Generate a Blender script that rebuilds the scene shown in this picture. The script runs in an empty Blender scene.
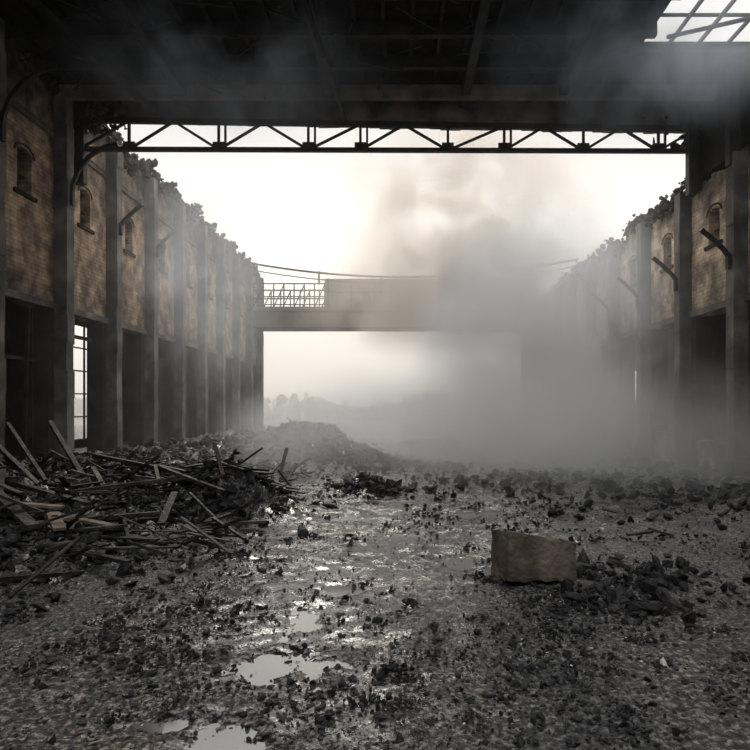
import bpy, math, random, bmesh
from mathutils import Vector, Matrix, Euler, noise
R = random.Random(7)
scene = bpy.context.scene
scene.view_settings.view_transform = 'Standard'

# ---------------------------------------------------------------- materials
def newmat(name):
    m = bpy.data.materials.new(name); m.use_nodes = True
    nt = m.node_tree
    for n in list(nt.nodes): nt.nodes.remove(n)
    out = nt.nodes.new('ShaderNodeOutputMaterial')
    return m, nt, out
def N(nt, t, **k):
    n = nt.nodes.new(t)
    for a, b in k.items(): setattr(n, a, b)
    return n
def ramp(nt, src, stops):
    r = nt.nodes.new('ShaderNodeValToRGB')
    e = r.color_ramp.elements
    e[0].position, e[0].color = stops[0][0], (*stops[0][1], 1)
    e[1].position, e[1].color = stops[-1][0], (*stops[-1][1], 1)
    for p, c in stops[1:-1]:
        x = e.new(p); x.color = (*c, 1)
    nt.links.new(src, r.inputs[0]); return r
def noisy(name, c1, c2, scale=2.0, rough=(0.6, 0.95), bump=0.3, bscale=20, c3=None, spec=0.4, detail=8):
    m, nt, out = newmat(name)
    geo = N(nt, 'ShaderNodeNewGeometry')
    nz = N(nt, 'ShaderNodeTexNoise'); nz.inputs['Scale'].default_value = scale; nz.inputs['Detail'].default_value = detail
    nt.links.new(geo.outputs['Position'], nz.inputs['Vector'])
    st = [(0.35, c1), (0.65, c2)] if c3 is None else [(0.3, c1), (0.52, c2), (0.72, c3)]
    cr = ramp(nt, nz.outputs['Fac'], st)
    b = N(nt, 'ShaderNodeBsdfPrincipled')
    nt.links.new(cr.outputs[0], b.inputs['Base Color'])
    n2 = N(nt, 'ShaderNodeTexNoise'); n2.inputs['Scale'].default_value = bscale; n2.inputs['Detail'].default_value = 6
    nt.links.new(geo.outputs['Position'], n2.inputs['Vector'])
    mr = N(nt, 'ShaderNodeMapRange'); mr.inputs[1].default_value = .3; mr.inputs[2].default_value = .7
    mr.inputs[3].default_value = rough[0]; mr.inputs[4].default_value = rough[1]
    nt.links.new(n2.outputs['Fac'], mr.inputs[0]); nt.links.new(mr.outputs[0], b.inputs['Roughness'])
    bp = N(nt, 'ShaderNodeBump'); bp.inputs['Strength'].default_value = bump; bp.inputs['Distance'].default_value = .03
    nt.links.new(n2.outputs['Fac'], bp.inputs['Height']); nt.links.new(bp.outputs[0], b.inputs['Normal'])
    b.inputs['Specular IOR Level'].default_value = spec
    nt.links.new(b.outputs[0], out.inputs['Surface'])
    return m
def brickmat(name, ca, cb, mortar, soot, sz0, sz1):
    m, nt, out = newmat(name)
    geo = N(nt, 'ShaderNodeNewGeometry')
    sep = N(nt, 'ShaderNodeSeparateXYZ'); nt.links.new(geo.outputs['Position'], sep.inputs[0])
    add = N(nt, 'ShaderNodeMath', operation='ADD'); nt.links.new(sep.outputs[0], add.inputs[0]); nt.links.new(sep.outputs[1], add.inputs[1])
    com = N(nt, 'ShaderNodeCombineXYZ'); nt.links.new(add.outputs[0], com.inputs[0]); nt.links.new(sep.outputs[2], com.inputs[1])
    br = N(nt, 'ShaderNodeTexBrick')
    br.inputs['Color1'].default_value = (*ca, 1); br.inputs['Color2'].default_value = (*cb, 1); br.inputs['Mortar'].default_value = (*mortar, 1)
    br.inputs['Scale'].default_value = 1.0; br.inputs['Brick Width'].default_value = .26; br.inputs['Row Height'].default_value = .09
    br.inputs['Mortar Size'].default_value = .012
    nt.links.new(com.outputs[0], br.inputs['Vector'])
    nz = N(nt, 'ShaderNodeTexNoise'); nz.inputs['Scale'].default_value = .9; nz.inputs['Detail'].default_value = 9; nz.inputs['Roughness'].default_value = .7
    nt.links.new(geo.outputs['Position'], nz.inputs['Vector'])
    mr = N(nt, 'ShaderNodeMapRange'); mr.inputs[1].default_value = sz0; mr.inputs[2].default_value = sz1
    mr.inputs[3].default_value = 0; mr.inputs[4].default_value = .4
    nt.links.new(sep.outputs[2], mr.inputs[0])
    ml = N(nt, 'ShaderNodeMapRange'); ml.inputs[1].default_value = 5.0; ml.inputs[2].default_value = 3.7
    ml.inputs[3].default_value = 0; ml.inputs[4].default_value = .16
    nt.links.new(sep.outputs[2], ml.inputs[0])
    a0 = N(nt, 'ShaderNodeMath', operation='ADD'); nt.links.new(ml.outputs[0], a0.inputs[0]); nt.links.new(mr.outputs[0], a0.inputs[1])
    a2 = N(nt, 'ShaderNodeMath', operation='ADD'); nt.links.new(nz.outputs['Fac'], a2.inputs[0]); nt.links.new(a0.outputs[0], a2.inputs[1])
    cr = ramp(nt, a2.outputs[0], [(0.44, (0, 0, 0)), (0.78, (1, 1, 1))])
    mx = N(nt, 'ShaderNodeMixRGB'); nt.links.new(cr.outputs[0], mx.inputs[0]); nt.links.new(br.outputs[0], mx.inputs[1]); mx.inputs[2].default_value = (*soot, 1)
    n3 = N(nt, 'ShaderNodeTexNoise'); n3.inputs['Scale'].default_value = 2.7; n3.inputs['Detail'].default_value = 9
    nt.links.new(geo.outputs['Position'], n3.inputs['Vector'])
    c3 = ramp(nt, n3.outputs['Fac'], [(0.38, (.5, .5, .5)), (0.62, (1.4, 1.34, 1.25))])
    m2 = N(nt, 'ShaderNodeMixRGB', blend_type='MULTIPLY'); m2.inputs[0].default_value = 1
    nt.links.new(mx.outputs[0], m2.inputs[1]); nt.links.new(c3.outputs[0], m2.inputs[2])
    b = N(nt, 'ShaderNodeBsdfPrincipled'); b.inputs['Roughness'].default_value = .9; b.inputs['Specular IOR Level'].default_value = .2
    nt.links.new(m2.outputs[0], b.inputs['Base Color'])
    bp = N(nt, 'ShaderNodeBump'); bp.inputs['Strength'].default_value = .5; bp.inputs['Distance'].default_value = .02
    nt.links.new(br.outputs['Fac'], bp.inputs['Height']); bp.invert = True
    nt.links.new(bp.outputs[0], b.inputs['Normal'])
    nt.links.new(b.outputs[0], out.inputs['Surface'])
    return m

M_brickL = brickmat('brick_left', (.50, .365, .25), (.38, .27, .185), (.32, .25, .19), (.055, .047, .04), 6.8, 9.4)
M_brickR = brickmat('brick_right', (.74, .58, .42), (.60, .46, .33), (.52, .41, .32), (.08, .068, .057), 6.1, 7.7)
M_conc = noisy('column_concrete', (.030, .028, .026), (.11, .10, .088), 1.4, (.6, .9), .4, 12, c3=(.25, .222, .195), spec=.25)
M_steel = noisy('burnt_steel', (.012, .012, .012), (.04, .036, .033), 3, (.5, .8), .2, 30, spec=.25)
M_deck = noisy('burnt_roof_deck', (.010, .010, .010), (.06, .052, .046), 1.2, (.7, .95), .4, 8, spec=.2)
M_fascia = noisy('rusted_fascia', (.07, .06, .05), (.24, .19, .15), 2.2, (.7, .95), .3, 10)
M_dark = noisy('sooty_plaster', (.014, .013, .013), (.045, .041, .038), 1.5, (.7, .95), .3, 10, spec=.2)
M_char = noisy('charred_rubble', (.0035, .0035, .0035), (.012, .0115, .011), 5, (.5, .9), .5, 30, c3=(.06, .054, .048), spec=.22)
M_crumb = noisy('crumbled_masonry', (.010, .009, .008), (.045, .037, .030), 4, (.7, .95), .4, 20, c3=(.15, .115, .085), spec=.1)
M_chunk = noisy('ash_gravel', (.006, .006, .006), (.022, .021, .020), 9, (.4, .85), .4, 40, c3=(.15, .138, .122), spec=.35)
M_wood = noisy('burnt_timber', (.005, .0045, .004), (.016, .014, .012), 4, (.5, .8), .5, 25, c3=(.09, .068, .052), spec=.25)
M_pale = noisy('pale_plaster_scrap', (.25, .24, .23), (.5, .48, .45), 6, (.6, .9), .3, 20)
M_ochre = noisy('raw_timber', (.07, .05, .035), (.20, .14, .09), 5, (.6, .9), .3, 25)
M_block = noisy('masonry_block', (.034, .027, .021), (.09, .069, .05), 3.5, (.6, .95), .6, 18, c3=(.17, .13, .093), spec=.2)
M_frame = noisy('window_frame_paint', (.025, .022, .019), (.08, .064, .05), 5, (.7, .9), .2, 20, spec=.1)
M_bridge = noisy('bridge_concrete', (.12, .10, .08), (.24, .20, .16), .8, (.7, .95), .3, 8)
M_far = noisy('distant_foliage', (.06, .06, .045), (.12, .115, .09), 1.5, (.8, .95), .4, 4)

# ground
m, nt, out = newmat('wet_ashen_ground')
geo = N(nt, 'ShaderNodeNewGeometry')
n1 = N(nt, 'ShaderNodeTexNoise'); n1.inputs['Scale'].default_value = .8; n1.inputs['Detail'].default_value = 6
n2 = N(nt, 'ShaderNodeTexNoise'); n2.inputs['Scale'].default_value = 26; n2.inputs['Detail'].default_value = 8; n2.inputs['Roughness'].default_value = .7
vo = N(nt, 'ShaderNodeTexVoronoi'); vo.inputs['Scale'].default_value = 38
for n in (n1, n2, vo): nt.links.new(geo.outputs['Position'], n.inputs['Vector'])
base = ramp(nt, n2.outputs['Fac'], [(0.40, (.005, .005, .005)), (0.51, (.034, .032, .030)), (0.63, (.25, .23, .215))])
tint = ramp(nt, n1.outputs['Fac'], [(0.36, (.28, .28, .28)), (0.5, (.85, .83, .80)), (0.68, (1.5, 1.27, 1.05))])
mul = N(nt, 'ShaderNodeMixRGB', blend_type='MULTIPLY'); mul.inputs[0].default_value = 1
nt.links.new(base.outputs[0], mul.inputs[1]); nt.links.new(tint.outputs[0], mul.inputs[2])
b = N(nt, 'ShaderNodeBsdfPrincipled'); nt.links.new(mul.outputs[0], b.inputs['Base Color'])
at = N(nt, 'ShaderNodeAttribute'); at.attribute_name = 'wet'
n4 = N(nt, 'ShaderNodeTexNoise'); n4.inputs['Scale'].default_value = 3.2; n4.inputs['Detail'].default_value = 9; n4.inputs['Roughness'].default_value = .6
nt.links.new(geo.outputs['Position'], n4.inputs['Vector'])
sb = N(nt, 'ShaderNodeMath', operation='MULTIPLY_ADD'); nt.links.new(at.outputs['Fac'], sb.inputs[0]); sb.inputs[1].default_value = -.25
nt.links.new(n4.outputs['Fac'], sb.inputs[2])
rr = ramp(nt, sb.outputs[0], [(0.27, (.10, .10, .10)), (0.42, (.30, .30, .30)), (0.6, (.7, .7, .7))])
nt.links.new(rr.outputs[0], b.inputs['Roughness'])
b.inputs['IOR'].default_value = 1.5; b.inputs['Specular IOR Level'].default_value = .5
ad = N(nt, 'ShaderNodeMath', operation='ADD'); nt.links.new(n2.outputs['Fac'], ad.inputs[0]); nt.links.new(vo.outputs['Distance'], ad.inputs[1])
bp = N(nt, 'ShaderNodeBump'); bp.inputs['Distance'].default_value = .03
bs = ramp(nt, sb.outputs[0], [(0.28, (.07, .07, .07)), (0.5, (.9, .9, .9))])
nt.links.new(bs.outputs[0], bp.inputs['Strength'])
nt.links.new(ad.outputs[0], bp.inputs['Height']); nt.links.new(bp.outputs[0], b.inputs['Normal'])
nt.links.new(b.outputs[0], out.inputs['Surface'])
M_ground = m
m, nt, out = newmat('puddle_water')
b = N(nt, 'ShaderNodeBsdfPrincipled'); b.inputs['Base Color'].default_value = (.06, .055, .05, 1); b.inputs['Roughness'].default_value = .05
b.inputs['IOR'].default_value = 2.1; b.inputs['Specular IOR Level'].default_value = 1.0
nz = N(nt, 'ShaderNodeTexNoise'); nz.inputs['Scale'].default_value = 9
geo = N(nt, 'ShaderNodeNewGeometry'); nt.links.new(geo.outputs['Position'], nz.inputs['Vector'])
bp = N(nt, 'ShaderNodeBump'); bp.inputs['Strength'].default_value = .08; nt.links.new(nz.outputs['Fac'], bp.inputs['Height']); nt.links.new(bp.outputs[0], b.inputs['Normal'])
nt.links.new(b.outputs[0], out.inputs['Surface']); M_water = m

# ---------------------------------------------------------------- mesh helper
class MB:
    def __init__(s): s.v = []; s.f = []
    def box(s, x0, x1, y0, y1, z0, z1, jit=0):
        b = len(s.v)
        for z in (z0, z1):
            for (x, y) in ((x0, y0), (x1, y0), (x1, y1), (x0, y1)):
                s.v.append((x + R.uniform(-jit, jit), y + R.uniform(-jit, jit), z + R.uniform(-jit, jit)))
        s.f += [(b, b+3, b+2, b+1), (b+4, b+5, b+6, b+7), (b, b+1, b+5, b+4), (b+1, b+2, b+6, b+5), (b+2, b+3, b+7, b+6), (b+3, b, b+4, b+7)]
    def bar(s, p, q, w, h=None):
        h = h or w
        p = Vector(p); q = Vector(q); d = (q-p).normalized()
        up = Vector((0, 0, 1)) if abs(d.z) < .95 else Vector((0, 1, 0))
        a = d.cross(up).normalized(); c = a.cross(d).normalized()
        b = len(s.v)
        for e in (p, q):
            for (i, j) in ((-1, -1), (1, -1), (1, 1), (-1, 1)):
                s.v.append(tuple(e + a*i*w/2 + c*j*h/2))
        s.f += [(b, b+3, b+2, b+1), (b+4, b+5, b+6, b+7), (b, b+1, b+5, b+4), (b+1, b+2, b+6, b+5), (b+2, b+3, b+7, b+6), (b+3, b, b+4, b+7)]
    def path(s, pts, w):
        for a, c in zip(pts[:-1], pts[1:]): s.bar(a, c, w)
    def rock(s, c, sz, flat=.7, var=.4):
        b = len(s.v)
        rot = Euler((R.uniform(0, 6), R.uniform(0, 6), R.uniform(0, 6))).to_matrix()
        sc = (R.uniform(.6, 1.5), R.uniform(.4, 1.0), R.uniform(.25, .75)) if var > .3 else (R.uniform(.7, 1.3), R.uniform(.6, 1.0), R.uniform(.5, .9))
        for p in ICO:
            k = R.uniform(.9-var, .9+var)
            q = rot @ Vector((p[0]*sc[0]*k, p[1]*sc[1]*k, p[2]*sc[2]*k))
            s.v.append((c[0]+q.x*sz, c[1]+q.y*sz, c[2]+q.z*sz*flat))
        s.f += [(b+i, b+j, b+k) for (i, j, k) in ICOF]
    def obj(s, name, mat, parent=None, smooth=False):
        me = bpy.data.meshes.new(name); me.from_pydata(s.v, [], s.f); me.update()
        me.materials.append(mat)
        if smooth: me.polygons.foreach_set('use_smooth', [True]*len(me.polygons))
        o = bpy.data.objects.new(name, me); scene.collection.objects.link(o)
        if parent: o.parent = parent
        return o
def empty(name):
    o = bpy.data.objects.new(name, None); scene.collection.objects.link(o); return o
t = (1+5**.5)/2
ICO = [Vector(p).normalized() for p in [(-1,t,0),(1,t,0),(-1,-t,0),(1,-t,0),(0,-1,t),(0,1,t),(0,-1,-t),(0,1,-t),(t,0,-1),(t,0,1),(-t,0,-1),(-t,0,1)]]
ICOF = [(0,11,5),(0,5,1),(0,1,7),(0,7,10),(0,10,11),(1,5,9),(5,11,4),(11,10,2),(10,7,6),(7,1,8),(3,9,4),(3,4,2),(3,2,6),(3,6,8),(3,8,9),(4,9,5),(2,4,11),(6,2,10),(8,6,7),(9,8,1)]

XL, XR = -7.8, 7.2
# ---------------------------------------------------------------- ground height
MOUNDS = [
    (-7.0, 12.0, .35, 1.8, 3.5), (-5.9, 8.4, .40, 1.5, 1.7), (-7.2, 17, .25, 1.5, 4), (-2.4, 9.4, .44, .7, .6), (-3.5, 9.4, .34, 1.3, 1.1),
    (-4.6, 11.8, .25, 1.0, 1.2), (-4.2, 6.9, .25, 1.1, .9), (-2.5, 18.5, .85, 1.4, 1.6), (-4.6, 19.5, .5, 1.6, 2.0), (-.6, 12.3, .25, .45, .4), (-1.2, 17, .2, 1.4, .9),
    (5.8, 10.5, .15, 1.6, 2.0), (6.9, 15, .1, 1.2, 5), (3.5, 13, .12, 1.8, 1.5), (2.2, 6.0, .06, .5, .4), (1.6, 5.1, .05, .4, .3),
    (-7, 27, .4, 2, 6), (3, 24, .35, 3, 2.5), (7, 25, .3, 1.5, 5)]
MW = [math.sqrt(m_[3]*m_[4])*(1.0 if m_[0] < 2 else .45)*(.35 if m_[1] > 22 else 1) for m_ in MOUNDS]
PUDDLES = [(-.72, 3.95, .38, .40), (-.80, 3.12, .26, .22), (-1.2, 3.3, .12, .08), (-.72, 4.9, .22, .3), (.55, 6.7, .3, .35), (.1, 7.9, .4, .4), (-.9, 9.2, .6, .35), (1.0, 9.6, .7, .35), (-.5, 12.5, .9, .4), (-1.4, 6.8, .2, .15), (-.5, 5.7, .2, .25)]
def wetness(x, y):
    cx = -.55 + .14*(y-4) + .35*math.sin(y*.9)
    w = math.exp(-((x-cx)/(.6+.10*y))**2)
    for (px, py, sx, sy) in PUDDLES:
        e = ((x-px)/(sx*1.6))**2 + ((y-py)/(sy*1.6))**2
        if e < 5: w = max(w, 1.25*math.exp(-e*.8))
    return w
def H(x, y):
    z = 0.0
    if y < 45:
        for (mx, my, h, sx, sy) in MOUNDS:
            e = ((x-mx)/sx)**2 + ((y-my)/sy)**2
            if e < 9: z += h*math.exp(-e)
    p = Vector((x, y, 0))
    rough = .02 + min(z, .6)*.5
    z += rough*noise.fractal(p*1.7, 1, 2, 3)
    if y < 30:
        z += (.014 + min(max(z, 0), .6)*.28)*noise.fractal(p*8, 1, 2, 5)
    for (px, py, sx, sy) in PUDDLES:
        e = ((x-px)/sx)**2 + ((y-py)/sy)**2
        if e < 6:
            z -= math.exp(-e)*(.046 + .034*noise.fractal(p*5.5, 1, 2, 3))
    return z
WATER = -.028
xs = []; x = -8.3
while x < 8.3: xs.append(x); x += .035 if abs(x) < 3 else .06
xs = [-90, -60, -40, -25, -16, -12, -10, -9] + xs + [9, 10, 12, 16, 25, 40, 60, 90]
ys = [-6, -3, 0, 1.2]; y = 2.0
while y < 60: ys.append(y); y *= 1.0088
ys += [70, 90, 120, 180, 260]
g = MB(); nx = len(xs); wet = []
for y in ys:
    for x in xs: g.v.append((x, y, H(x, y))); wet.append(wetness(x, y))
for j in range(len(ys)-1):
    for i in range(nx-1):
        a = j*nx+i; g.f.append((a, a+1, a+nx+1, a+nx))
fo = g.obj('floor', M_ground, smooth=True)
at = fo.data.attributes.new('wet', 'FLOAT', 'POINT'); at.data.foreach_set('value', wet)
w = MB()
for k, (px, py, sx, sy) in enumerate(PUDDLES):
    b0 = len(w.v); n = 28
    for i in range(n):
        a = i/n*2*math.pi; w.v.append((px+math.cos(a)*sx*1.7, py+math.sin(a)*sy*1.7, WATER + .0004*k))
    w.f.append(tuple(range(b0, b0+n)))
w.obj('puddle', M_water)

# ---------------------------------------------------------------- scatter
def dens(x, y):
    return noise.fractal(Vector((x*.9, y*.6, 3.3)), 1, 2, 3)
grav = MB(); cnt = 0
while cnt < 18000:
    y = 2.3*math.exp(R.uniform(0, 2.2)); x = R.uniform(-.68, .62)*y
    if abs(x) > 6.7: continue
    if dens(x, y) < R.uniform(-.7, .35): continue
    z = H(x, y)
    if z < WATER-.004 and R.random() < .75: continue
    s = .004 + .015*R.random()**5 + .0010*y*R.random()
    grav.rock((x, y, z+s*.25), s); cnt += 1
grav.obj('gravel', M_chunk)
ch = MB(); cnt = 0
while cnt < 6500:
    y = 2.8*math.exp(R.uniform(0, 2.3)); x = R.uniform(-.68, .62)*y
    if abs(x) > 6.5: continue
    if dens(x+5, y) < R.uniform(-.2, .6): continue
    if y < 7 and R.random() < wetness(x, y)*.5: continue
    z = H(x, y)
    if z < WATER-.01: continue
    s = .008 + .028*R.random()**4 + .0026*y*R.random()
    ch.rock((x, y, z+s*.3), s); cnt += 1
def clump(x, y, s, n):
    for k in range(n):
        dx, dy = R.gauss(0, .75)*s, R.gauss(0, .6)*s
        ch.rock((x+dx, y+dy, H(x+dx, y+dy)+s*R.uniform(0, .8)*math.exp(-(dx*dx+dy*dy)/(s*s))), s*R.uniform(.08, .42))
for (x, y, s) in [(-.05, 3.85, .09), (.02, 3.82, .06), (1.6, 4.4, .06), (-1.6, 5.2, .06), (.0, 5.0, .05), (1.62, 4.02, .06), (1.3, 3.9, .04), (2.0, 5.7, .11), (2.25, 5.9, .10),
                  (1.45, 4.95, .12), (1.7, 5.05, .12), (1.2, 5.0, .07), (1.05, 5.2, .07), (1.75, 5.2, .10), (2.3, 4.6, .06), (2.0, 3.9, .05)]:
    clump(x, y, s, 34)
for i in range(90):
    y = 3.2*math.exp(R.uniform(0, 1.5)); x = R.uniform(-.6, .55)*y
    if abs(x) < 6.3 and H(x, y) > WATER: clump(x, y, R.uniform(.02, .05)+.007*y, 22)
ch.obj('charred_debris', M_char)
rp = MB(); cnt = 0
while cnt < 15500:
    mx, my, h, sx, sy = R.choices(MOUNDS, MW)[0]
    x = R.gauss(mx, sx*.85); y = R.gauss(my, sy*.85)
    if not (-7.2 < x < 6.6) or y < 4.8: continue
    if abs(x) < 1.6 and y < 11 and R.random() < .85: continue
    z = H(x, y)
    s = (.016 + .085*R.random()**4)*(1+.04*min(y, 20))
    rp.rock((x, y, z+s*.35), s); cnt += 1
rp.obj('rubble_pile', M_char)
pl = MB(); po = MB()
def plank(mb, x, y, L, wd, th, ang, tilt, lift=.05):
    d = Vector((math.cos(ang)*math.cos(tilt), math.sin(ang)*math.cos(tilt), math.sin(tilt)))
    c = Vector((x, y, H(x, y)+lift+abs(math.sin(tilt))*L*.45))
    mb.bar(c-d*L/2, c+d*L/2, wd, th)
for i in range(850):
    if R.random() < .94:
        x = R.uniform(-6.9, -2.0); y = R.uniform(5.2, 16)
        if x > -2.9 and y < 6.4: continue
        L = R.uniform(.08, .95)
    else: x = R.uniform(2.6, 6.2); y = R.uniform(7.5, 18); L = R.uniform(.15, .4)
    plank(pl, x, y, L, R.uniform(.015, .09), R.uniform(.012, .035), R.uniform(0, 3.14), R.gauss(0, .24), R.uniform(.0, .12))
for (x, y, L, wd, th, a, tt, l) in [(-5.6, 9.6, 2.0, .07, .05, 2.6, .45, .05), (-5.3, 9.2, 1.7, .05, .05, 2.4, .45, .05), (-4.9, 8.7, 1.8, .1, .05, 2.9, .2, .1), (-3.9, 8.9, 1.6, .08, .05, .3, .1, .12),
                                     (-3.2, 10.4, 1.8, .08, .05, 2.7, .12, .15), (-4.2, 10.9, 2.2, .08, .06, 2.9, .15, .2), (-3.6, 7.6, 1.5, .09, .05, .2, .05, .1), (-4.2, 7.0, 1.4, .12, .05, 2.4, .2, .1),
                                     (-2.9, 9.0, 1.3, .06, .05, 2.6, .2, .1), (-5.9, 11.5, 2.4, .08, .06, 2.3, .4, .1), (-2.2, 8.2, 1.0, .06, .04, .1, .03, .05)]:
    plank(pl, x, y, L, wd, th, a, tt, l)
pl.obj('burnt_planks', M_wood)
for (x, y, L, wd, th, a, tt, l) in [(-3.75, 7.0, .7, .16, .03, .4, .12, .16), (-3.6, 6.8, .5, .12, .03, 2.2, .2, .14), (-4.1, 7.2, .7, .12, .03, .1, -.1, .16), (-3.3, 11, .6, .1, .03, .5, .1, .2), (-3.4, 7.3, .5, .1, .03, 2.8, .1, .12)]:
    plank(po, x, y, L, wd, th, a, tt, l)
po.obj('splintered_boards', M_ochre)
pa = MB()
for i in range(170):
    y = 3.2*math.exp(R.uniform(0, 1.7)); x = R.uniform(-.6, .55)*y
    if abs(x) > 6.6: continue
    pa.rock((x, y, H(x, y)+.02), R.uniform(.004, .011)+.0013*y, .5)
for (x, y, s) in [(-2.1, 6.3, .05), (-3.6, 9.5, .07), (1.62, 4.0, .04), (-3.0, 12, .09), (-5.5, 14.2, .14), (-5.3, 14.5, .1), (2.9, 5.2, .03), (-4.9, 12.5, .1), (.6, 5.5, .02)]:
    pa.rock((x, y, H(x, y)+s*.6), s)
pa.obj('plaster_scraps', M_pale)

# masonry block
bm = bmesh.new(); bmesh.ops.create_cube(bm, size=1)
bmesh.ops.subdivide_edges(bm, edges=bm.edges[:], cuts=13, use_grid_fill=True)
for v in bm.verts:
    v.co.x *= .70; v.co.y *= .34; v.co.z *= .44
    ex = sum([abs(abs(v.co.x)-.35) < .01, abs(abs(v.co.y)-.17) < .01, abs(abs(v.co.z)-.22) < .01])
    n_ = .7*Vector(noise.noise_vector(v.co*9)) + .6*Vector(noise.noise_vector(v.co*28))
    v.co += n_*(.008 if ex < 2 else .018)
    if ex >= 2: v.co *= .98
    if v.co.z > .05: v.co.z -= (v.co.x+.35)*.13*(v.co.z/.22)
me = bpy.data.meshes.new('masonry_block'); bm.to_mesh(me); bm.free(); me.materials.append(M_block)
blk = bpy.data.objects.new('masonry_block', me); scene.collection.objects.link(blk)
blk.location = (1.22, 5.95, .23); blk.rotation_euler = (-.12, .08, .34)

# ---------------------------------------------------------------- walls
LY = [7.0, 9.6] + [12.2+2.6*i for i in range(10)]
RY = [8.4, 11.0] + [13.6+2.6*i for i in range(10)]
def wallside(mb, x0, x1, ys, zb, zt, wz0, wz1, rag, roofed, ztop_roof):
    for i in range(len(ys)-1):
        ya, yb = ys[i], ys[i+1]; yc = (ya+yb)/2
        n = 20; dy = (yb-ya)/n
        for k in range(n):
            a = ya+k*dy; c = a+dy/2
            e = noise.fractal(Vector((c*1.1, x0, 0)), 1, 2, 4)
            if yb <= roofed: top = ztop_roof
            else: top = zt + rag*e + R.uniform(-.08, .08)
            lo = zb + .06*noise.noise(Vector((c*3, x0, 5)))
            if abs(c-yc) < .30:
                u = (c-yc)/.30; wt = wz1 + .13*math.sqrt(max(0, 1-u*u))
                mb.box(x0, x1, a, a+dy, lo, wz0); mb.box(x0, x1, a, a+dy, wt, top)
            else: mb.box(x0, x1, a, a+dy, lo, top)
wl = empty('wall_left'); wr = empty('wall_right')
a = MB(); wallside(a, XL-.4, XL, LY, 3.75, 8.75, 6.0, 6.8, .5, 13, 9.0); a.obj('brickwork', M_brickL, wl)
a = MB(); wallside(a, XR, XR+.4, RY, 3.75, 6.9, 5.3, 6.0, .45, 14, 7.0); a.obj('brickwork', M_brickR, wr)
a = MB(); a.box(XL-.4, XL, -4, 7, 0, 6.5); a.obj('near_brickwork', M_brickL, wl)
a = MB(); a.box(XR, XR+.4, -4, 8.4, 0, 6.5); a.obj('near_brickwork', M_brickR, wr)
a = MB(); a.box(XR-.05, XR+.45, 8.4, 15.6, 7.0, 9.0)
for yy in (11.0, 13.6, 15.5): a.bar((XR-.25, yy, 6.6), (XR-.25, yy, 8.9), .2)
a.obj('girder', M_steel, wr)
def crumbs(x, y0, y1, z, name, par, mat, n, drop, smax, up):
    a = MB()
    for i in range(n):
        yy = R.uniform(y0, y1); e = noise.fractal(Vector((yy*1.1, x, 0)), 1, 2, 4)
        u2 = up*(1+1.2*noise.noise(Vector((yy*2.3, 1, x))))
        a.rock((x+R.uniform(-.35, .22), yy, z+drop*e+R.uniform(-.25, max(.02, u2))), .03+smax*R.random()**2, 1, .2)
    a.obj(name, mat, par)
crumbs(XL-.1, 13.5, 36, 8.75, 'crumbled_coping', wl, M_crumb, 3400, .5, .13, .24)
crumbs(XR+.1, 15.6, 36, 6.9, 'crumbled_coping', wr, M_crumb, 1800, .4, .11, .12)
a = MB(); a.box(XL-.02, XL+.08, 7, 36, 3.75, 3.9); a.box(XL-.02, XL+.05, 7, 36, 7.6, 7.75); a.obj('lintel_course', M_conc, wl)
a = MB(); a.box(XR-.08, XR+.02, 8.4, 36, 3.75, 3.9); a.obj('lintel_course', M_conc, wr)
def surrounds(x, s, ys, z0, z1, par):
    a = MB()
    for i in range(len(ys)-1):
        yc = (ys[i]+ys[i+1])/2
        a.box(min(x, x+s*.05), max(x, x+s*.05), yc-.40, yc+.40, z0-.08, z0)
        pts = [(x+s*.0, yc-.36*math.cos(q), z1+.20*math.sin(q)) for q in [0, .5, 1.0, 1.57, 2.1, 2.6, 3.14]]
        a.path(pts, .04)
        a.bar((x-s*.15, yc, z0), (x-s*.15, yc, z1+.12), .04); a.bar((x-s*.15, yc-.3, (z0+z1)/2), (x-s*.15, yc+.3, (z0+z1)/2), .04)
    a.obj('window_surrounds', M_frame, par)
surrounds(XL, 1, LY, 6.0, 6.8, wl); surrounds(XR, -1, RY, 5.3, 6.0, wr)
def column(x, s, y, ztop, mat, name, brace):
    e = empty(name)
    a = MB()
    f0 = x; f1 = x+s*.30
    n = 14
    for k in range(n):
        z0 = -.1+(ztop+.1)*k/n; z1 = -.1+(ztop+.1)*(k+1)/n
        j = R.uniform(-.012, .012)
        a.box(min(f0, f1+j), max(f0, f1+j), y-.16+j, y+.16+j, z0, z1)
    a.box(min(x, x+s*.38), max(x, x+s*.38), y-.22, y+.22, -.1, .45)
    a.obj('shaft', mat, e)
    a = MB()
    a.box(min(x-s*.4, x), max(x-s*.4, x), y-.38, y+.3, -.1, 3.8); a.obj('pier', M_dark, e)
    if brace:
        a = MB(); zb = ztop-2.3
        if brace == 2:
            pts = [(x+s*(.30+1.15*(1-math.cos(q))), y, zb + 1.3*math.sin(q)) for q in [0, .3, .6, .9, 1.2, 1.5]]
        else:
            pts = [(x+s*(.28+.62*q**1.3), y, zb+.1 + .62*q) for q in [0, .33, .66, 1.0]]
        a.path(pts, .08)
        a.bar((x+s*.32, y, zb-.1), (x+s*.32, y, zb+.2), .10)
        a.obj('knee_brace', M_steel, e)
for i, y in enumerate(LY): column(XL, 1, y, 8.55 if y > 13 else 8.95, M_conc, 'wall_column', 2 if i in (2, 3) else (1 if i < 6 else 0))
for i, y in enumerate(RY): column(XR, -1, y, 6.85, M_conc, 'wall_column', 1 if i < 6 else 0)
a = MB()
for i in range(4, len(LY)-1):
    if i in (4,): a.box(XL-.38, XL-.25, LY[i]+.2, LY[i]+1.3, 0, 3.75)
    else: a.box(XL-.38, XL-.25, LY[i]+.2, LY[i+1]-.2, 0, 3.2 if i % 2 else 3.75)
a.obj('infill_boards', M_dark, wl)
a = MB()
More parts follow.
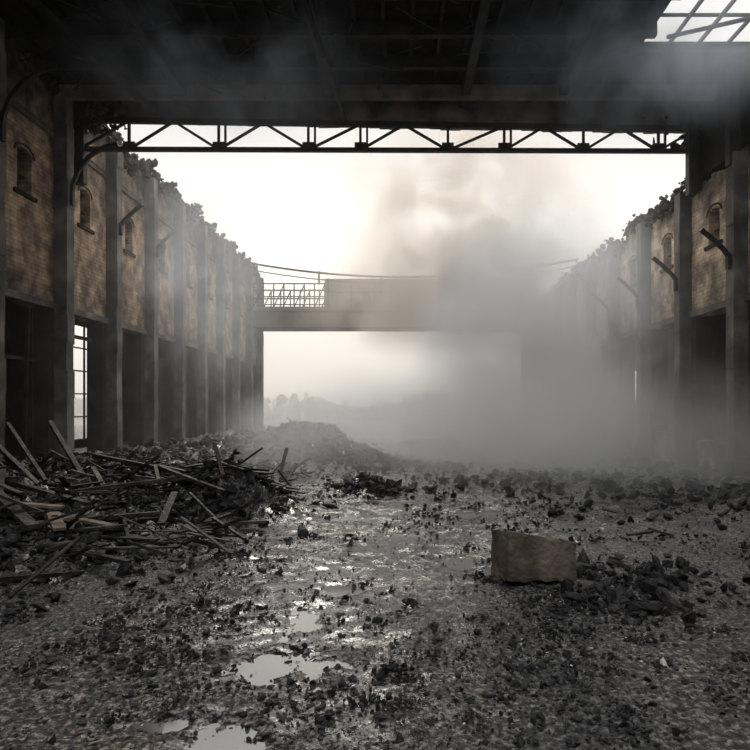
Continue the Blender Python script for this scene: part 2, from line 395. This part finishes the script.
for i in range(2, len(RY)-1):
    a.box(XR+.05, XR+.25, RY[i]+.15, RY[i+1]-.15, -.1, .75 + .1*(i % 2))
a.obj('dado_wall', M_brickR, wr)
def aisle(xi, xo, z, hole, name):
    e = empty(name); a = MB(); t_ = .2 if xo > 0 else -.2
    y0, y1 = 5, 37; (ha, hb, hz0, hz1) = hole
    X0, X1 = min(xo, xo+t_), max(xo, xo+t_)
    a.box(X0, X1, y0, ha, 0, z); a.box(X0, X1, hb, y1, 0, z); a.box(X0, X1, ha, hb, 0, hz0); a.box(X0, X1, ha, hb, hz1, z)
    a.box(min(xi, xo+t_), max(xi, xo+t_), y0, y1, z, z+.2)
    a.box(min(xi, xo), max(xi, xo), y0-.2, y0, 0, z); a.box(min(xi, xo), max(xi, xo), y1, y1+.2, 0, z)
    a.obj('shell', M_dark, e)
    return e
eL = aisle(XL-.4, -12, 7.05, (21.8, 26.8, .3, 4.6), 'wall_aisle_left')
eR = aisle(XR+.4, 11.5, 6.35, (30.9, 32.5, 1.85, 3.3), 'wall_aisle_right')
a = MB()
for k in range(6): yy = 21.8+5*k/5; a.bar((-12.05, yy, .3), (-12.05, yy, 4.6), .06)
for k in range(6): zz = .3+4.3*k/5; a.bar((-12.05, 21.8, zz), (-12.05, 26.8, zz), .05)
a.obj('window_1', M_frame)
a = MB()
for yb in (12.4, 13.2, 14.0, 14.3): a.bar((XL-.3, yb, 0), (XL-.3+R.uniform(-.1, .1), yb+R.uniform(-.1, .1), 3.7), .06)
a.bar((XL-.3, 12.3, 2.6), (XL-.3, 14.6, 2.6), .07); a.bar((XL-.3, 14.9, 3.3), (XL-.3, 17.2, 3.3), .08)
a.obj('door_frame', M_steel)

# ---------------------------------------------------------------- roof (ceiling)
ce = empty('ceiling')
a = MB()
DY = 15.7; D0 = 5.8
SK = (4.95, 7.35, 8.5, 13.5)
a.box(XL-.4, SK[0], D0, DY, 9.0, 9.15); a.box(SK[1], XR+.5, D0, DY, 9.0, 9.15)
a.box(SK[0], SK[1], SK[3], DY, 9.0, 9.15); a.box(SK[0], SK[1], D0, SK[2], 9.0, 9.15)
a.obj('deck', M_deck, ce)
a = MB()
for yy in (6.5, 8.2, 9.9, 11.3, 12.5, 13.7): a.box(XL, SK[0], yy, yy+.14, 8.72, 9.0)
x = XL+.3
while x < 4.8:
    a.box(x, x+.07, 4, DY-.2, 8.88, 9.0); x += .55
for xx in (-5.0, -1.7, 1.4, 3.6): a.box(xx, xx+.18, 2, DY-.4, 8.6, 8.95)
for i in range(40):
    xx = R.uniform(-7, 4.6); yy = R.uniform(11, 15)
    a.bar((xx, yy, 8.75), (xx+R.uniform(-1.2, 1.2), yy+R.uniform(-1, 1), 8.75-R.uniform(0, .3)), .03)
a.bar((-6.4, 10.2, 8.5), (-5.6, 14.8, 8.3), .13)
a.bar((-1.6, 10.4, 8.3), (-1.3, 15.2, 8.3), .08)
a.bar((4.6, 13.4, 8.9), (7.1, 13.4, 8.9), .14)
a.obj('joists', M_steel, ce)
a = MB()
n = 60
for k in range(n):
    x0 = XL+.2+(XR-XL-.3)*k/n; x1 = XL+.2+(XR-XL-.3)*(k+1)/n; u = k/n
    lo = 8.42-.28*u + .05*noise.fractal(Vector((x0*1.3, 0, 0)), 1, 2, 3)
    a.box(x0, x1, DY-.1, DY+.02, lo, 9.1)
a.box(XL, XR, 14.7, 14.85, 8.55, 8.85)
a.obj('fascia', M_fascia, ce)
a = MB()
for k in range(5): xx = SK[0]+(SK[1]-SK[0])*k/4; a.bar((xx, SK[2], 9.05), (xx, SK[3], 9.05), .06)
for k in range(6): yy = SK[2]+(SK[3]-SK[2])*k/5; a.bar((SK[0], yy, 9.1), (SK[1], yy, 9.1), .05)
a.bar((5.3, 12.9, 8.9), (7.1, 11.6, 8.7), .06)
a.obj('skylight_frame', M_steel, ce)
a = MB()
for i in range(160):
    s_ = R.choice((0, 1)); xx = (XL+abs(R.gauss(0, .7))) if s_ else (XR-abs(R.gauss(0, .5)))
    a.rock((xx, DY+R.uniform(-.3, .1), 8.5+R.uniform(-.4, .3)-(.3 if not s_ else 0)), R.uniform(.04, .13), 1)
a.obj('torn_edge', M_char, ce)

tr = empty('roof_truss'); a = MB(); TY = 15.6
xa, xb = XL+.1, XR-.1
def zb(x): return 7.74-.05*(x-xa)/(xb-xa)
def zt(x): return 8.44-.22*(x-xa)/(xb-xa)
a.bar((xa, TY, zb(xa)), (xb, TY, zb(xb)), .12, .09); a.bar((xa, TY, zt(xa)), (xb, TY, zt(xb)), .12, .12)
nodes = [-6.5, -4.35, -2.2, -.95, 1.15, 2.5, 4.4, 6.2]
for i, xx in enumerate(nodes):
    a.bar((xx, TY, zb(xx)), (xx, TY, zt(xx)), .06)
    if i % 2 == 1 or i in (2, 5): a.bar((xx+.16, TY, zb(xx)), (xx+.16, TY, zt(xx)), .05)
seq = [xa] + nodes + [xb]
for i in range(len(seq)-1):
    p, q = seq[i], seq[i+1]; mid = (p+q)/2
    if q-p > 1.4:
        a.bar((p, TY, zb(p)), (mid, TY, zt(mid)), .055); a.bar((mid, TY, zt(mid)), (q, TY, zb(q)), .055)
    else:
        a.bar((p, TY, zb(p)), (q, TY, zt(q)), .055)
    a.box(p-.14, p+.14, TY-.03, TY+.03, zb(p)-.02, zb(p)+.18)
a.obj('lattice', M_steel, tr)
a = MB(); a.box(xb-.1, xb+.3, TY-.1, TY+.1, 6.7, 8.9); a.box(xa-.3, xa+.15, TY-.1, TY+.1, 6.9, 8.9); a.obj('end_posts', M_steel, tr)

# ---------------------------------------------------------------- far footbridge
br = empty('footbridge'); a = MB(); BY = 34.5
a.box(XL, XR, BY, BY+2.2, 5.75, 6.75); a.box(-4.0, XR, BY, BY+2.2, 6.75, 8.3); a.box(XL, XR, BY-.08, BY, 6.6, 6.8)
a.obj('deck', M_bridge, br)
a = MB()
for yy in (BY+.05, BY+2.1):
    for zz in (6.8, 7.25, 7.7, 8.05): a.bar((XL, yy, zz), (-4.0, yy, zz), .06)
    for k in range(8): xx = XL+(3.8)*k/7; a.bar((xx, yy, 6.75), (xx, yy, 8.05), .06)
    for k in range(0, 7, 2): xx = XL+3.8*k/7; a.bar((xx, yy, 6.8), (xx+3.8/7, yy, 8.0), .05)
for k in range(10): xx = -3.8+11*k/9; a.bar((xx, BY-.06, 6.8), (xx, BY-.06, 8.3), .08)
a.bar((-4, BY-.06, 7.6), (XR, BY-.06, 7.6), .08)
for xx, zz in ((-7.6, 9.0), (-4.3, 8.7), (-1, 8.4), (4, 8.5)): a.bar((xx, BY, 8.0), (xx, BY, zz), .09)
cab = [(-9+18.4*k/20, BY-.2, 8.35+.95*((k-10)/10)**2) for k in range(21)]
a.path(cab, .09); a.path([(p[0], p[1], p[2]-.35) for p in cab], .05)
a.obj('railing', M_steel, br)

# ---------------------------------------------------------------- distance
a = MB()
for i in range(1500):
    x = R.uniform(-40, 45); y = R.uniform(66, 80); h = 2.0+1.6*noise.noise(Vector((x*.12, 0, 0)))
    a.rock((x, y, R.uniform(0, max(.5, h))), R.uniform(.3, .8), 1)
a.obj('distant_treeline', M_far)

# ---------------------------------------------------------------- smoke
def smoke(name, loc, sc, dens_, col=(.85, .85, .86), nscale=.35, lo=.4, hi=.65, seed=0, em=0.0, ecol=(1, 1, 1), rot=(0, 0, 0)):
    me = bpy.data.meshes.new(name); bm = bmesh.new(); bmesh.ops.create_icosphere(bm, subdivisions=3, radius=1); bm.to_mesh(me); bm.free()
    o = bpy.data.objects.new(name, me); scene.collection.objects.link(o)
    o.location = loc; o.scale = sc; o.rotation_euler = rot
    m, nt, out = newmat(name)
    tc = N(nt, 'ShaderNodeTexCoord')
    ln = N(nt, 'ShaderNodeVectorMath', operation='LENGTH'); nt.links.new(tc.outputs['Object'], ln.inputs[0])
    fo = N(nt, 'ShaderNodeMapRange'); fo.interpolation_type = 'SMOOTHSTEP'
    fo.inputs[1].default_value = .97; fo.inputs[2].default_value = .1; fo.inputs[3].default_value = 0; fo.inputs[4].default_value = 1
    nt.links.new(ln.outputs['Value'], fo.inputs[0])
    geo = N(nt, 'ShaderNodeNewGeometry')
    of = N(nt, 'ShaderNodeVectorMath', operation='ADD'); of.inputs[1].default_value = (seed*7.3, seed*3.1, seed*5.7)
    nt.links.new(geo.outputs['Position'], of.inputs[0])
    nz = N(nt, 'ShaderNodeTexNoise'); nz.inputs['Scale'].default_value = nscale; nz.inputs['Detail'].default_value = 4; nz.inputs['Roughness'].default_value = .62
    nz.inputs['Distortion'].default_value = .5
    nt.links.new(of.outputs[0], nz.inputs['Vector'])
    mr = N(nt, 'ShaderNodeMapRange'); mr.interpolation_type = 'SMOOTHSTEP'
    mr.inputs[1].default_value = lo; mr.inputs[2].default_value = hi; mr.inputs[3].default_value = 0; mr.inputs[4].default_value = dens_
    nt.links.new(nz.outputs['Fac'], mr.inputs[0])
    mu = N(nt, 'ShaderNodeMath', operation='MULTIPLY'); nt.links.new(mr.outputs[0], mu.inputs[0]); nt.links.new(fo.outputs[0], mu.inputs[1])
    pv = N(nt, 'ShaderNodeVolumePrincipled')
    pv.inputs['Color'].default_value = (*col, 1); pv.inputs['Anisotropy'].default_value = .2
    nt.links.new(mu.outputs[0], pv.inputs['Density'])
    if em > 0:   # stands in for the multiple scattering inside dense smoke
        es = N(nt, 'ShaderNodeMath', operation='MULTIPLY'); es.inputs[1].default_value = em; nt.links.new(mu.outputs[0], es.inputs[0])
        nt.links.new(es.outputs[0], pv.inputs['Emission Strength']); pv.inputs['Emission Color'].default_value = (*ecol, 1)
    nt.links.new(pv.outputs[0], out.inputs['Volume'])
    me.materials.append(m)
    return o
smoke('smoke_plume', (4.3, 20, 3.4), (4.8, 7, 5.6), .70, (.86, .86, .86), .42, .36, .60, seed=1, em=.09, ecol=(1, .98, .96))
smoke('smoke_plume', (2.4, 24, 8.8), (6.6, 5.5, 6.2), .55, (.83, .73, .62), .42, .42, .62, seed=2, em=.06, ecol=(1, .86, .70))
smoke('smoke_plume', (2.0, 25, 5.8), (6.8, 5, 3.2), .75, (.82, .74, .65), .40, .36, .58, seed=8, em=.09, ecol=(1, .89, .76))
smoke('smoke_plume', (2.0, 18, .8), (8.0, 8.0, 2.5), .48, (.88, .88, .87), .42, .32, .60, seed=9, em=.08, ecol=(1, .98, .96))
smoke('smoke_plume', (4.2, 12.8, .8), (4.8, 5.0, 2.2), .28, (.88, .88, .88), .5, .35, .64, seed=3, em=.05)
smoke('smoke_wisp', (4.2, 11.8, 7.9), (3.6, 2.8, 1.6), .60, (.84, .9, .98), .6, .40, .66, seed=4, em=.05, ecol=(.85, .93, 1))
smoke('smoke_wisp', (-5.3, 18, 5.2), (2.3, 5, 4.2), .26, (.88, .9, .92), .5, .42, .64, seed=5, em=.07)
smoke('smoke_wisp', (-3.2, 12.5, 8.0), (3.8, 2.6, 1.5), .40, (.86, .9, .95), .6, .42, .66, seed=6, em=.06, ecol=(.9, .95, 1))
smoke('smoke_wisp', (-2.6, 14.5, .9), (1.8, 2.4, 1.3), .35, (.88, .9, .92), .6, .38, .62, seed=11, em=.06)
def haze(name, loc, sc, d, g_, em):
    me = bpy.data.meshes.new(name); bm = bmesh.new(); bmesh.ops.create_cube(bm, size=1); bm.to_mesh(me); bm.free()
    hz = bpy.data.objects.new(name, me); scene.collection.objects.link(hz); hz.scale = sc; hz.location = loc
    m, nt, out = newmat(name); vs = N(nt, 'ShaderNodeVolumePrincipled'); vs.inputs['Color'].default_value = (1, .96, .90, 1); vs.inputs['Density'].default_value = d
    vs.inputs['Anisotropy'].default_value = g_
    vs.inputs['Emission Strength'].default_value = em*d; vs.inputs['Emission Color'].default_value = (1, .93, .84, 1)  # warm self-glow added to the haze, brightening the view through it
    nt.links.new(vs.outputs[0], out.inputs['Volume']); me.materials.append(m)
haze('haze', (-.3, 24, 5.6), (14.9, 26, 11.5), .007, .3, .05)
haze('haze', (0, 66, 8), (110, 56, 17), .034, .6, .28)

# ---------------------------------------------------------------- light
wd = bpy.data.worlds.new('overcast_sky'); scene.world = wd; wd.use_nodes = True; nt = wd.node_tree
bg = nt.nodes['Background']
tc = nt.nodes.new('ShaderNodeTexCoord'); sp = nt.nodes.new('ShaderNodeSeparateXYZ'); nt.links.new(tc.outputs['Generated'], sp.inputs[0])
mr = nt.nodes.new('ShaderNodeMapRange'); mr.inputs[1].default_value = -1; mr.inputs[2].default_value = 1
nt.links.new(sp.outputs[1], mr.inputs[0])
cr = ramp(nt, mr.outputs[0], [(0.0, (.46, .49, .54)), (0.5, (.76, .79, .83)), (1.0, (1.03, .995, .945))])
nt.links.new(cr.outputs[0], bg.inputs['Color'])
m2 = nt.nodes.new('ShaderNodeMapRange'); m2.interpolation_type = 'SMOOTHSTEP'
m2.inputs[1].default_value = .40; m2.inputs[2].default_value = .9; m2.inputs[3].default_value = 1.0; m2.inputs[4].default_value = 3.3
nt.links.new(sp.outputs[2], m2.inputs[0]); nt.links.new(m2.outputs[0], bg.inputs['Strength'])
sl = bpy.data.lights.new('sun', 'SUN'); sl.energy = 2.4; sl.angle = math.radians(22); sl.color = (1, .93, .84)
so = bpy.data.objects.new('sun', sl); scene.collection.objects.link(so)
so.rotation_euler = Vector((-.05, .74, .67)).to_track_quat('Z', 'Y').to_euler()

cam = bpy.data.cameras.new('camera'); co = bpy.data.objects.new('camera', cam); scene.collection.objects.link(co)
co.location = (0, 0, 1.6); co.rotation_euler = (math.pi/2, 0, 0)
cam.sensor_width = 36; cam.lens = 31.2; cam.shift_x = -25/750; cam.shift_y = 30/750; cam.clip_end = 500
scene.camera = co
